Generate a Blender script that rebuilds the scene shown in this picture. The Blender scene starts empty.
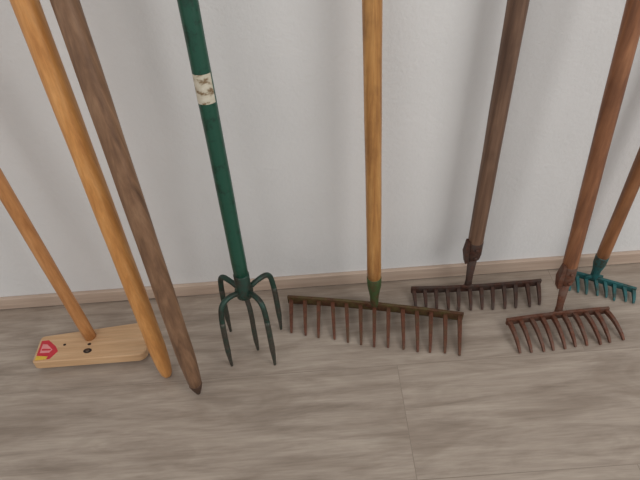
import bpy, math, random, bmesh
from mathutils import Vector, Matrix
random.seed(4)
V=Vector
scn=bpy.context.scene
scn.view_settings.view_transform='Standard'

# ---------------------------------------------------------------- materials
def newmat(name):
    m=bpy.data.materials.new(name); m.use_nodes=True
    nt=m.node_tree; b=nt.nodes['Principled BSDF']
    return m,nt,b
def N(nt,t,**kw):
    n=nt.nodes.new(t)
    for k,v in kw.items(): setattr(n,k,v)
    return n
def noise(nt,vec,scale,detail=4,rough=.55,dist=0):
    n=N(nt,'ShaderNodeTexNoise'); n.inputs['Scale'].default_value=scale
    n.inputs['Detail'].default_value=detail; n.inputs['Roughness'].default_value=rough
    n.inputs['Distortion'].default_value=dist
    nt.links.new(vec,n.inputs['Vector']); return n.outputs['Fac']
def mapping(nt,vec,scale=(1,1,1),loc=(0,0,0)):
    n=N(nt,'ShaderNodeMapping'); n.inputs['Scale'].default_value=scale; n.inputs['Location'].default_value=loc
    nt.links.new(vec,n.inputs['Vector']); return n.outputs['Vector']
def ramp(nt,fac,stops):
    n=N(nt,'ShaderNodeValToRGB'); e=n.color_ramp.elements
    while len(e)<len(stops): e.new(.5)
    for i,(p,c) in enumerate(stops):
        e[i].position=p; e[i].color=(*c,1) if len(c)==3 else c
    nt.links.new(fac,n.inputs['Fac']); return n.outputs['Color']
def mix(nt,a,b,fac,mode='MIX'):
    n=N(nt,'ShaderNodeMix',data_type='RGBA',blend_type=mode)
    if isinstance(fac,float): n.inputs[0].default_value=fac
    else: nt.links.new(fac,n.inputs[0])
    for s,i in ((a,6),(b,7)):
        if isinstance(s,tuple): n.inputs[i].default_value=(*s,1)
        else: nt.links.new(s,n.inputs[i])
    return n.outputs[2]
def bump(nt,b,h,strength=.3,dist=.001):
    n=N(nt,'ShaderNodeBump'); n.inputs['Strength'].default_value=strength; n.inputs['Distance'].default_value=dist
    nt.links.new(h,n.inputs['Height']); nt.links.new(n.outputs[0],b.inputs['Normal'])
def objco(nt): return N(nt,'ShaderNodeTexCoord').outputs['Object']
def srgb(r,g,b):
    f=lambda c:(c/255/12.92) if c<=10 else ((c/255+.055)/1.055)**2.4
    return (f(r),f(g),f(b))

def wood(name,dark,mid,light,rough=.45,blotch=.35,blotchcol=None,off=0,along='z'):
    m,nt,b=newmat(name); co=objco(nt)
    s=(70,70,3.2) if along=='z' else (4,60,60)
    g=noise(nt,mapping(nt,co,s,(off,off,off)),1.4,5,.55,.3)
    c=ramp(nt,g,[(.26,dark),(.5,mid),(.74,light)])
    s=(9,9,5) if along=='z' else (5,9,9)
    bl=noise(nt,mapping(nt,co,s,(off*2,0,off)),1.3,5,.65)
    f=ramp(nt,bl,[(.5,(0,0,0)),(.68,(blotch,)*3)])
    c=mix(nt,c,blotchcol or dark,f)
    s=(260,260,14) if along=='z' else (14,260,260)
    fine=noise(nt,mapping(nt,co,s),1.5,3)
    f2=ramp(nt,fine,[(.45,(.86,)*3),(.6,(1,)*3)])
    c=mix(nt,c,f2,.6,'MULTIPLY')
    nt.links.new(c,b.inputs['Base Color']); b.inputs['Roughness'].default_value=rough
    bump(nt,b,g,.25,.0010); return m
def metal(name,base,rust,amount=.5,rough=.6,met=.35):
    m,nt,b=newmat(name); co=objco(nt)
    n1=noise(nt,co,45,6,.7)
    f=ramp(nt,n1,[(.62-amount*.35,(0,0,0)),(.72-amount*.25,(1,1,1))])
    n2=noise(nt,co,170,4,.6)
    r=ramp(nt,n2,[(.35,tuple(x*.55 for x in rust)),(.65,rust)])
    c=mix(nt,base,r,f)
    nt.links.new(c,b.inputs['Base Color']); b.inputs['Roughness'].default_value=rough; b.inputs['Metallic'].default_value=met
    bump(nt,b,n2,.5,.0008); return m
def plain(name,c,rough=.5):
    m,nt,b=newmat(name); co=objco(nt)
    n1=noise(nt,co,80,3)
    col=ramp(nt,n1,[(.3,tuple(x*.85 for x in c)),(.7,c)])
    nt.links.new(col,b.inputs['Base Color']); b.inputs['Roughness'].default_value=rough; return m

def wall_mat():
    m,nt,b=newmat("white_plaster"); co=objco(nt)
    n1=noise(nt,co,3,4); col=ramp(nt,n1,[(.3,srgb(219,219,219)),(.7,srgb(226,226,226))])
    nt.links.new(col,b.inputs['Base Color']); b.inputs['Roughness'].default_value=.8
    n2=noise(nt,co,110,5,.6); bump(nt,b,n2,.6,.0018); return m
def floor_mat(name):
    m,nt,b=newmat(name); co=objco(nt)
    br=N(nt,'ShaderNodeTexBrick'); br.offset=.3; br.offset_frequency=2
    mp=mapping(nt,co,(1,1,1),(-.53,0,0)); nt.links.new(mp,br.inputs['Vector'])
    br.inputs['Scale'].default_value=1; br.inputs['Brick Width'].default_value=1.3; br.inputs['Row Height'].default_value=.235
    br.inputs['Mortar Size'].default_value=.0009; br.inputs['Mortar Smooth'].default_value=.6
    br.inputs['Color1'].default_value=(0,0,0,1); br.inputs['Color2'].default_value=(1,1,1,1); br.inputs['Mortar'].default_value=(.5,.5,.5,1)
    vm=N(nt,'ShaderNodeVectorMath',operation='MULTIPLY_ADD'); nt.links.new(br.outputs['Color'],vm.inputs[0])
    vm.inputs[1].default_value=(3.1,5.7,0); nt.links.new(co,vm.inputs[2]); gv=vm.outputs[0]
    g=noise(nt,mapping(nt,gv,(3.0,30,30)),1.5,7,.66,.5)
    c=ramp(nt,g,[(.27,srgb(139,125,112)),(.5,srgb(169,155,142)),(.74,srgb(188,175,161))])
    big=noise(nt,mapping(nt,gv,(3.2,9,9)),1.4,4,.6,.8)
    c=mix(nt,c,srgb(128,112,98),ramp(nt,big,[(.48,(0,0,0)),(.72,(.6,)*3)]))
    fine=noise(nt,mapping(nt,gv,(12,170,170)),1.5,3)
    c=mix(nt,c,ramp(nt,fine,[(.38,(.85,)*3),(.6,(1,)*3)]),.7,'MULTIPLY')
    t=ramp(nt,br.outputs['Color'],[(0,(.95,.95,.95)),(1,(1,1,1))]); c=mix(nt,c,t,1.0,'MULTIPLY')
    ff=N(nt,'ShaderNodeMath',operation='MULTIPLY'); nt.links.new(br.outputs['Fac'],ff.inputs[0]); ff.inputs[1].default_value=.55
    c=mix(nt,c,srgb(112,99,88),ff.outputs[0])
    nt.links.new(c,b.inputs['Base Color']); b.inputs['Roughness'].default_value=.42
    bump(nt,b,g,.1,.0008); return m
def base_mat():
    m,nt,b=newmat("skirting_oak"); co=objco(nt)
    g=noise(nt,mapping(nt,co,(3,40,60)),1.5,5,.6,.4)
    c=ramp(nt,g,[(.28,srgb(176,153,137)),(.7,srgb(202,182,165))])
    nt.links.new(c,b.inputs['Base Color']); b.inputs['Roughness'].default_value=.45; return m

M_wall=wall_mat(); M_floor=floor_mat("grey_oak_laminate"); M_base=base_mat()

# ---------------------------------------------------------------- mesh helpers
def obj(name,verts,faces,mat,parent=None,smooth=True,bevel=0):
    me=bpy.data.meshes.new(name); me.from_pydata([tuple(v) for v in verts],[],faces); me.update()
    o=bpy.data.objects.new(name,me); scn.collection.objects.link(o)
    me.materials.append(mat)
    bm=bmesh.new(); bm.from_mesh(me); bmesh.ops.recalc_face_normals(bm,faces=bm.faces); bm.to_mesh(me); bm.free()
    for p in me.polygons: p.use_smooth=smooth
    if bevel:
        md=o.modifiers.new("b",'BEVEL'); md.width=bevel; md.segments=2; md.limit_method='ANGLE'
    if parent: o.parent=parent
    return o
def sweep_geo(pts,rads,n=20,ref=V((0,0,1)),square=False,wob=0):
    pts=[V(p) for p in pts]; vs=[];fs=[]
    k=4 if square else n
    for i,p in enumerate(pts):
        a=pts[max(i-1,0)]; b=pts[min(i+1,len(pts)-1)]
        t=(b-a).normalized(); s=t.cross(ref)
        if s.length<1e-4: s=t.cross(V((1,0,0)))
        s.normalize(); u=s.cross(t)
        r=rads[i]; ra,rb=(r,r) if not isinstance(r,tuple) else r
        for j in range(k):
            an=2*math.pi*j/k+(math.pi/4 if square else 0); q=math.sqrt(2) if square else 1
            w=1+wob*math.sin(3*an+i*.9)
            vs.append(p+s*math.cos(an)*ra*q*w+u*math.sin(an)*rb*q*w)
    for i in range(len(pts)-1):
        for j in range(k):
            fs.append((i*k+j,i*k+(j+1)%k,(i+1)*k+(j+1)%k,(i+1)*k+j))
    fs.append(tuple(range(k-1,-1,-1))); fs.append(tuple((len(pts)-1)*k+j for j in range(k)))
    return vs,fs
def join_geo(gs):
    vs=[];fs=[]
    for v,f in gs:
        o=len(vs); vs+=v; fs+=[tuple(i+o for i in q) for q in f]
    return vs,fs
def sweep(name,pts,rads,mat,parent,**kw):
    sm=kw.pop('smooth',True); bv=kw.pop('bevel',0)
    vs,fs=sweep_geo(pts,rads,**kw); return obj(name,vs,fs,mat,parent,sm,bv)
def empty(name):
    e=bpy.data.objects.new(name,None); scn.collection.objects.link(e); e.empty_display_size=.05
    return e
def lerp(a,b,t): return V(a)+(V(b)-V(a))*t
def bez(pts,n=14):
    P=[V(p) for p in pts]; P=[P[0]*2-P[1]]+P+[P[-1]*2-P[-2]]; out=[]
    for i in range(1,len(P)-2):
        for k in range(n):
            t=k/n; a,b,c,d=P[i-1],P[i],P[i+1],P[i+2]
            out.append(.5*((2*b)+(c-a)*t+(2*a-5*b+4*c-d)*t*t+(3*b-a-3*c+d)*t**3))
    out.append(P[-2]); return out
def handle(name,bot,top,r,mat,parent,tip=None,start=0.0):
    bot=V(bot);top=V(top);L=(top-bot).length; d=(top-bot)/L
    pts=[];rd=[]
    if tip:
        for s,q in tip: pts.append(bot+d*s); rd.append(r*q)
        s0=tip[-1][0]
    else: s0=start; pts.append(bot+d*s0); rd.append(r*.96)
    k=26
    for i in range(1,k+1):
        s=s0+(L-s0-r)*i/k
        pts.append(bot+d*s); rd.append(r*(1+.012*math.sin(i*1.7+r*900)))
    for q in (.3,.6,.85,.98):
        pts.append(bot+d*(L-r+r*q)); rd.append(r*math.sqrt(1-q*q))
    return sweep(name,pts,rd,mat,parent,n=28,ref=V((0,1,0)),wob=.006)
def box(name,x0,x1,y0,y1,z0,z1,mat,parent=None,bevel=0):
    vs=[(x,y,z) for x in (x0,x1) for y in (y0,y1) for z in (z0,z1)]
    fs=[(0,1,3,2),(4,6,7,5),(0,4,5,1),(2,3,7,6),(0,2,6,4),(1,5,7,3)]
    return obj(name,vs,fs,mat,parent,False,bevel)

# ---------------------------------------------------------------- room
box("floor",-2.4,2.6,-3.2,0.1,-.05,0,M_floor)
box("wall_back",-2.4,2.6,0,.1,0,2.6,M_wall)
box("baseboard_back",-2.4,2.6,-.010,0,.002,.037,M_base,None,.002)

# ---------------------------------------------------------------- wood materials
W_A=wood("varnished_pine",srgb(164,108,62),srgb(194,136,84),srgb(210,154,102),.4,.3)
W_B=wood("honey_pine",srgb(186,124,66),srgb(212,150,86),srgb(224,166,104),.38,.22,off=3)
W_C=wood("weathered_brown_wood",srgb(94,68,50),srgb(130,97,72),srgb(154,120,92),.5,.45,off=7)
W_E=wood("mottled_oak",srgb(150,100,54),srgb(188,136,78),srgb(208,158,98),.38,.6,srgb(120,78,46),off=11)
W_F=wood("grey_brown_wood",srgb(80,58,46),srgb(114,86,68),srgb(140,110,90),.5,.55,off=17)
W_G=wood("red_brown_wood",srgb(98,60,40),srgb(138,90,60),srgb(162,112,78),.45,.5,off=23)
W_H=wood("amber_wood",srgb(108,68,42),srgb(148,98,62),srgb(174,122,82),.45,.5,off=29)
W_board=wood("bare_beech_board",srgb(192,152,112),srgb(208,170,130),srgb(218,184,146),.55,.15,off=31,along='x')

# ---------------------------------------------------------------- wooden broom (block head)
def broom():
    e=empty("wooden_broom")
    c=V((-.504,-.145,.004)); ax=V((.236,.012,0)).normalized()
    tilt=math.radians(5); n=(V((0,math.sin(tilt),math.cos(tilt)))).normalized()
    fy=n.cross(ax).normalized(); ax=fy.cross(n).normalized()
    out=[]; hl=.119; wl=.036; wr=.046
    def corner(cx,cy,r,a0,a1):
        for k in range(7):
            a=math.radians(a0+(a1-a0)*k/6); out.append((cx+r*math.cos(a),cy+r*math.sin(a)))
    corner(-hl+.008,-wl+.008,.008,180,270); corner(hl-.016,-wr+.016,.016,270,360)
    corner(hl-.02,wr-.02,.02,0,90); corner(-hl+.008,wl-.008,.008,90,180)
    k=len(out); vs=[]
    T=.022
    for lvl,ins in ((0,.97),(.1,1),(.9,1),(1,.97)):
        for x,y in out: vs.append(c+ax*x*ins+fy*y*ins+n*(T*lvl))
    fs=[]
    for l in range(3):
        for j in range(k): fs.append((l*k+j,l*k+(j+1)%k,(l+1)*k+(j+1)%k,(l+1)*k+j))
    fs.append(tuple(range(k-1,-1,-1))); fs.append(tuple(3*k+j for j in range(k)))
    zmin=min(v.z for v in vs); vs=[v-V((0,0,zmin-.001)) for v in vs]; c2=c-V((0,0,zmin-.001))
    obj("head_block",vs,fs,W_board,e,False,.001)
    bot=c2+ax*(-.008)+fy*.019+n*(T-.006); top=V((-.590,-.014,1.25))
    handle("handle",bot,top,.0128,W_A,e)
    dk=plain("dark_hole",srgb(45,30,24),.8)
    def disc(nm,x,y,rx,ry,m,h=.0006):
        p=[c2+ax*x+fy*y+n*(T-.001),c2+ax*x+fy*y+n*(T+h)]
        sweep(nm,p,[(rx,ry),(rx,ry)],m,e,n=20,ref=V((0,1,0)),smooth=False)
    disc("screw_hole_1",-.006,-.020,.009,.0065,dk); disc("screw_hole_2",-.060,.004,.003,.0028,dk); disc("screw_hole_3",-.006,-.002,.004,.003,dk)
    disc("screw",-.006,-.020,.004,.0034,metal("screw_steel",srgb(110,100,90),srgb(90,60,40),.4),.0012)
    red=plain("label_red",srgb(205,45,60),.4); yel=plain("label_yellow",srgb(228,190,70),.4); wht=plain("label_pink",srgb(232,150,150),.4)
    def poly(nm,pts,m,h):
        k=len(pts); vs=[c2+ax*x+fy*y+n*(T-.0005) for x,y in pts]+[c2+ax*x+fy*y+n*(T+h) for x,y in pts]
        fs=[tuple(range(k-1,-1,-1)),tuple(range(k,2*k))]+[(j,(j+1)%k,k+(j+1)%k,k+j) for j in range(k)]
        obj(nm,vs,fs,m,e,False)
    poly("label_base",[(-.113,-.031),(-.083,-.031),(-.070,-.012),(-.078,.002),(-.098,.022),(-.113,.022)],red,.0004)
    poly("label_yellow_stripe",[(-.113,-.031),(-.09,-.031),(-.088,-.024),(-.113,-.019)],yel,.0007)
    poly("label_text_panel",[(-.108,-.012),(-.088,-.014),(-.083,-.006),(-.098,.010),(-.108,.012)],wht,.0007)
    poly("label_text_line",[(-.106,-.006),(-.087,-.008),(-.086,-.004),(-.106,-.001)],red,.0009)
broom()

# ---------------------------------------------------------------- loose handles
e=empty("wooden_tool_handle")
handle("shaft",(-.337,-.221,.002),(-.372,-.0185,1.4),.0172,W_B,e,tip=[(0,.30),(.003,.5),(.010,.68),(.03,.84),(.06,.95),(.09,1)])
e=empty("wooden_tool_handle")
handle("shaft",(-.268,-.264,.03),(-.322,-.0185,1.4),.0172,W_C,e,tip=[(0,.74),(.03,.86),(.07,.98),(.10,1)])
d=(V((-.322,-.0185,1.4))-V((-.268,-.264,.03))).normalized()
tp=V((-.268,-.264,.03))
dkw=wood("darkened_tip_wood",srgb(50,36,28),srgb(78,54,40),srgb(98,70,52),.6,.5,off=5)
sweep("pointed_tip",[tp-d*.029,tp-d*.026,tp-d*.012,tp,tp+d*.004],[.0015,.004,.0095,.0131,.0129],dkw,e,n=24,ref=V((0,1,0)))

# ---------------------------------------------------------------- green cultivator
def cultivator():
    e=empty("garden_cultivator")
    G=metal("green_enamel",srgb(26,78,62),srgb(20,60,48),.3,.35,.0)
    Gd=metal("dark_green_iron",srgb(38,68,58),srgb(56,58,50),.5,.45,.25)
    Ti=metal("worn_tine_iron",srgb(52,72,62),srgb(86,82,74),.75,.45,.4)
    hub=V((-.156,-.146,.165)); top=V((-.152,-.0155,1.4)); d=(top-hub).normalized()
    handle("handle",hub,top,.0141,G,e,start=.03)
    sweep("socket",[hub-d*.014,hub-d*.010,hub+d*.006,hub+d*.014,hub+d*.045,hub+d*.047],[.010,.0165,.0185,.0150,.0154,.0143],Gd,e,n=24,ref=V((0,1,0)))
    tips=[(-.212,-.118),(-.204,-.207),(-.113,-.212),(-.100,-.122)]
    for i,(x,y) in enumerate(tips):
        o=V((x-hub.x,y-(-.163),0))
        pts=[hub-d*.003, V((hub.x+o.x*.45,hub.y+o.y*.4,hub.z+.010)), V((hub.x+o.x*.82,hub.y+o.y*.80,hub.z+.006)),
             V((hub.x+o.x*.95,hub.y+o.y*.95-.004,hub.z-.025)), V((hub.x+o.x*1.0,y+.005,.06)), V((x,y,.0))]
        P=bez(pts,7); n=len(P)
        rd=[.0056 if k<n*.8 else .0056*(1-.6*((k-n*.8)/(n*.2))) for k in range(n)]
        sweep("tine_%d"%(i+1),P,rd,Gd,e,n=12,ref=V((.61,.37,.1)))
        m=int(n*.62); sweep("worn_tip_%d"%(i+1),P[m:],[q*1.03 for q in rd[m:]],Ti,e,n=12,ref=V((.61,.37,.1)))
    P=bez([hub-d*.006,V((hub.x+.006,hub.y-.014,.12)),V((-.150,-.168,.06)),V((-.150,-.172,0))],8); n=len(P)
    sweep("tine_5",P,[.0052 if k<n*.8 else .0052*(1-.6*((k-n*.8)/(n*.2))) for k in range(n)],Ti,e,n=12,ref=V((1,0,0)))
    m,nt,b=newmat("worn_paper_label"); co=objco(nt)
    f=noise(nt,mapping(nt,co,(60,60,90)),1.1,4)
    c=ramp(nt,f,[(.36,srgb(130,108,80)),(.45,srgb(200,192,172)),(.66,srgb(214,208,192))]); nt.links.new(c,b.inputs['Base Color']); b.inputs['Roughness'].default_value=.7
    s=V((1,0,0)); s=(s-d*s.dot(d)).normalized(); u=d.cross(s)
    z0=.402; z1=.448; vs=[];fs=[]; R=.0148; nseg=14
    for k in range(nseg+1):
        a=math.radians(-150+k*(125/nseg))
        for h in (z0,z1): vs.append(hub+d*h+(s*math.cos(a)+u*math.sin(a))*R)
    for k in range(nseg): fs.append((2*k,2*k+2,2*k+3,2*k+1))
    obj("label",vs,fs,m,e,True)
cultivator()

# ---------------------------------------------------------------- rakes
def rake(barpts,tippts,nt_,mat,bot,top,r,wmat,start,style,barh=.007,bart=.0032,tr=.0034,sock=None,curve=0.0,tmat=None):
    e=empty("garden_rake")
    def quad(P,t):
        a,b,c=[V(p) for p in P]
        return a*(2*(t-.5)*(t-1))+b*(-4*t*(t-1))+c*(2*t*(t-.5))
    bp=[quad(barpts,t/16) for t in range(17)]
    g=sweep_geo(bp,[(bart,barh)]*17,square=True); obj("rake_bar",g[0],g[1],mat,e,False,.0012)
    geos=[]
    for i in range(nt_):
        t=(i+.25)/(nt_-.5); a=quad(barpts,t); b_=quad(tippts,t)
        b_.x+=random.uniform(-.003,.003); b_.y+=random.uniform(-.002,.002)
        b_.z=.0015
        mid=(a+b_)/2; mid.z=a.z*.62+.003+curve
        q1=lerp(a,b_,.25); q1.z=a.z+curve*.6
        q3=lerp(a,b_,.82); q3.z=a.z*.3+.003+curve*.4
        P=bez([a,q1,mid,q3,b_],5)
        k=len(P); rr=[(tr*(1-.5*(j/(k-1))**1.8),tr*1.2*(1-.5*(j/(k-1))**1.8)) for j in range(k)]
        geos.append(sweep_geo(P,rr,square=True,ref=V((0,0,1))))
    vs,fs=join_geo(geos); obj("teeth",vs,fs,tmat or mat,e,False,.0006)
    handle("handle",bot,top,r,wmat,e,start=start)
    bot=V(bot);top=V(top);d=(top-bot).normalized(); sm=sock or mat
    if style=='socket':
        sweep("socket",[bot,bot+d*.012,bot+d*.03,bot+d*.05*min(1,start/.08),bot+d*start,bot+d*(start+.022),bot+d*(start+.024)],[.0075,.009,.0095,r*.75,r*1.02,r*1.06,r*.98],sm,e,n=24,ref=V((0,1,0)))
    elif style=='plate':
        sweep("neck",[bot,bot+d*.03,bot+d*start],[(.010,.005),(.0075,.005),(.011,.006)],sm,e,n=16,ref=V((0,1,0)))
        sweep("ferrule",[bot+d*(start-.012),bot+d*(start-.006),bot+d*(start+.006),bot+d*(start+.040),bot+d*(start+.042)],[r*.55,r*.9,r*1.04,r*1.04,r*.98],sm,e,n=24,ref=V((0,1,0)))
        q=bot+d*(start+.012)
        sweep("lug",[q+V((-r*.9,-.004,-.028)),q+V((-r*1.15,-.004,.0)),q+V((-r*1.12,-.004,.036))],[(.004,.007),(.005,.009),(.003,.006)],sm,e,square=True,ref=V((0,1,0)),smooth=False)
        for h in (.004,.028):
            p=bot+d*(start+h); sweep("rivet_%d"%(1 if h<.01 else 2),[p+V((0,-r*.95,0)),p+V((0,-r*1.2,0)),p+V((0,-r*1.25,0))],[.0042,.0036,.001],sm,e,n=12,ref=V((0,0,1)))
    sweep("gusset",[V((bot.x-.02,bot.y,bot.z+.004)),V((bot.x,bot.y-.001,bot.z+.009)),V((bot.x+.02,bot.y,bot.z+.004))],[(.002,.004),(.005,.009),(.002,.004)],mat,e,n=12)
    return e

OLV=metal("olive_painted_iron",srgb(88,76,42),srgb(96,62,40),.6,.55,.15)
RTE=metal("rusty_teeth_iron",srgb(88,66,44),srgb(112,66,46),.75,.6,.2)
GRN=metal("worn_green_paint",srgb(64,84,46),srgb(90,70,42),.4,.55,.1)
RST=metal("grey_rusted_iron",srgb(74,60,54),srgb(88,56,44),.6,.65,.3)
RS2=metal("brown_rusted_iron",srgb(104,78,66),srgb(116,70,50),.65,.6,.25)
TRQ=metal("turquoise_painted_iron",srgb(36,96,98),srgb(60,68,58),.45,.5,.1)

rake([(-.083,-.052,.015),(.110,-.092,.018),(.298,-.136,.015)],[(-.083,-.132,0),(.100,-.187,0),(.276,-.224,0)],13,OLV,
     (.110,-.092,.018),(.088,-.016,1.4),.0147,W_E,.07,'socket',barh=.0120,sock=GRN,tr=.0044,tmat=RTE)
rake([(.199,-.049,.013),(.344,-.058,.015),(.495,-.054,.013)],[(.197,-.095,0),(.333,-.112,0),(.486,-.110,0)],12,RST,
     (.326,-.058,.015),(.310,-.018,1.4),.0158,W_F,.108,'plate',barh=.0090,tr=.0042)
rake([(.386,-.157,.014),(.497,-.152,.018),(.610,-.146,.014)],[(.392,-.230,0),(.502,-.226,0),(.622,-.216,0)],10,RS2,
     (.497,-.152,.018),(.440,-.0165,1.4),.0145,W_G,.105,'plate',barh=.0095,tr=.0042,curve=.004)
rake([(.561,-.028,.012),(.626,-.062,.014),(.693,-.097,.012)],[(.553,-.074,0),(.617,-.102,0),(.684,-.128,0)],8,TRQ,
     (.614,-.056,.014),(.612,-.0155,1.4),.0133,W_H,.05,'socket',barh=.0075,tr=.0038)

# ---------------------------------------------------------------- light
w=bpy.data.worlds.new("room_ambient"); scn.world=w; w.use_nodes=True
w.node_tree.nodes['Background'].inputs[0].default_value=(1,.985,.965,1); w.node_tree.nodes['Background'].inputs[1].default_value=.54
def area(name,loc,tgt,sx,sy,en,col):
    l=bpy.data.lights.new(name,'AREA'); l.shape='RECTANGLE'; l.size=sx; l.size_y=sy; l.energy=en; l.color=col
    o=bpy.data.objects.new(name,l); scn.collection.objects.link(o); o.location=loc
    o.rotation_euler=(V(tgt)-V(loc)).to_track_quat('-Z','Y').to_euler(); return o
area("window_light",(1.9,-1.7,1.7),(0,0,.4),1.2,1.5,23,(1,.985,.96))
area("second_window_light",(-1.4,-2.2,1.9),(0,0,.4),1.6,1.6,12,(1,.975,.945))

# ---------------------------------------------------------------- camera
p=math.radians(45); r=math.radians(4.2)
fw=V((0,math.cos(p),-math.sin(p))); R=V((1,0,0)); U=V((0,math.sin(p),math.cos(p)))
R2=math.cos(r)*R-math.sin(r)*U; U2=math.cos(r)*U+math.sin(r)*R
cd=bpy.data.cameras.new("camera"); cam=bpy.data.objects.new("camera",cd); scn.collection.objects.link(cam)
cd.sensor_width=36; cd.lens=554/640*36; cd.clip_start=.02
mw=Matrix((R2,U2,-fw)).transposed().to_4x4(); mw.translation=V((0,-.854,1.0)); cam.matrix_world=mw
scn.camera=cam
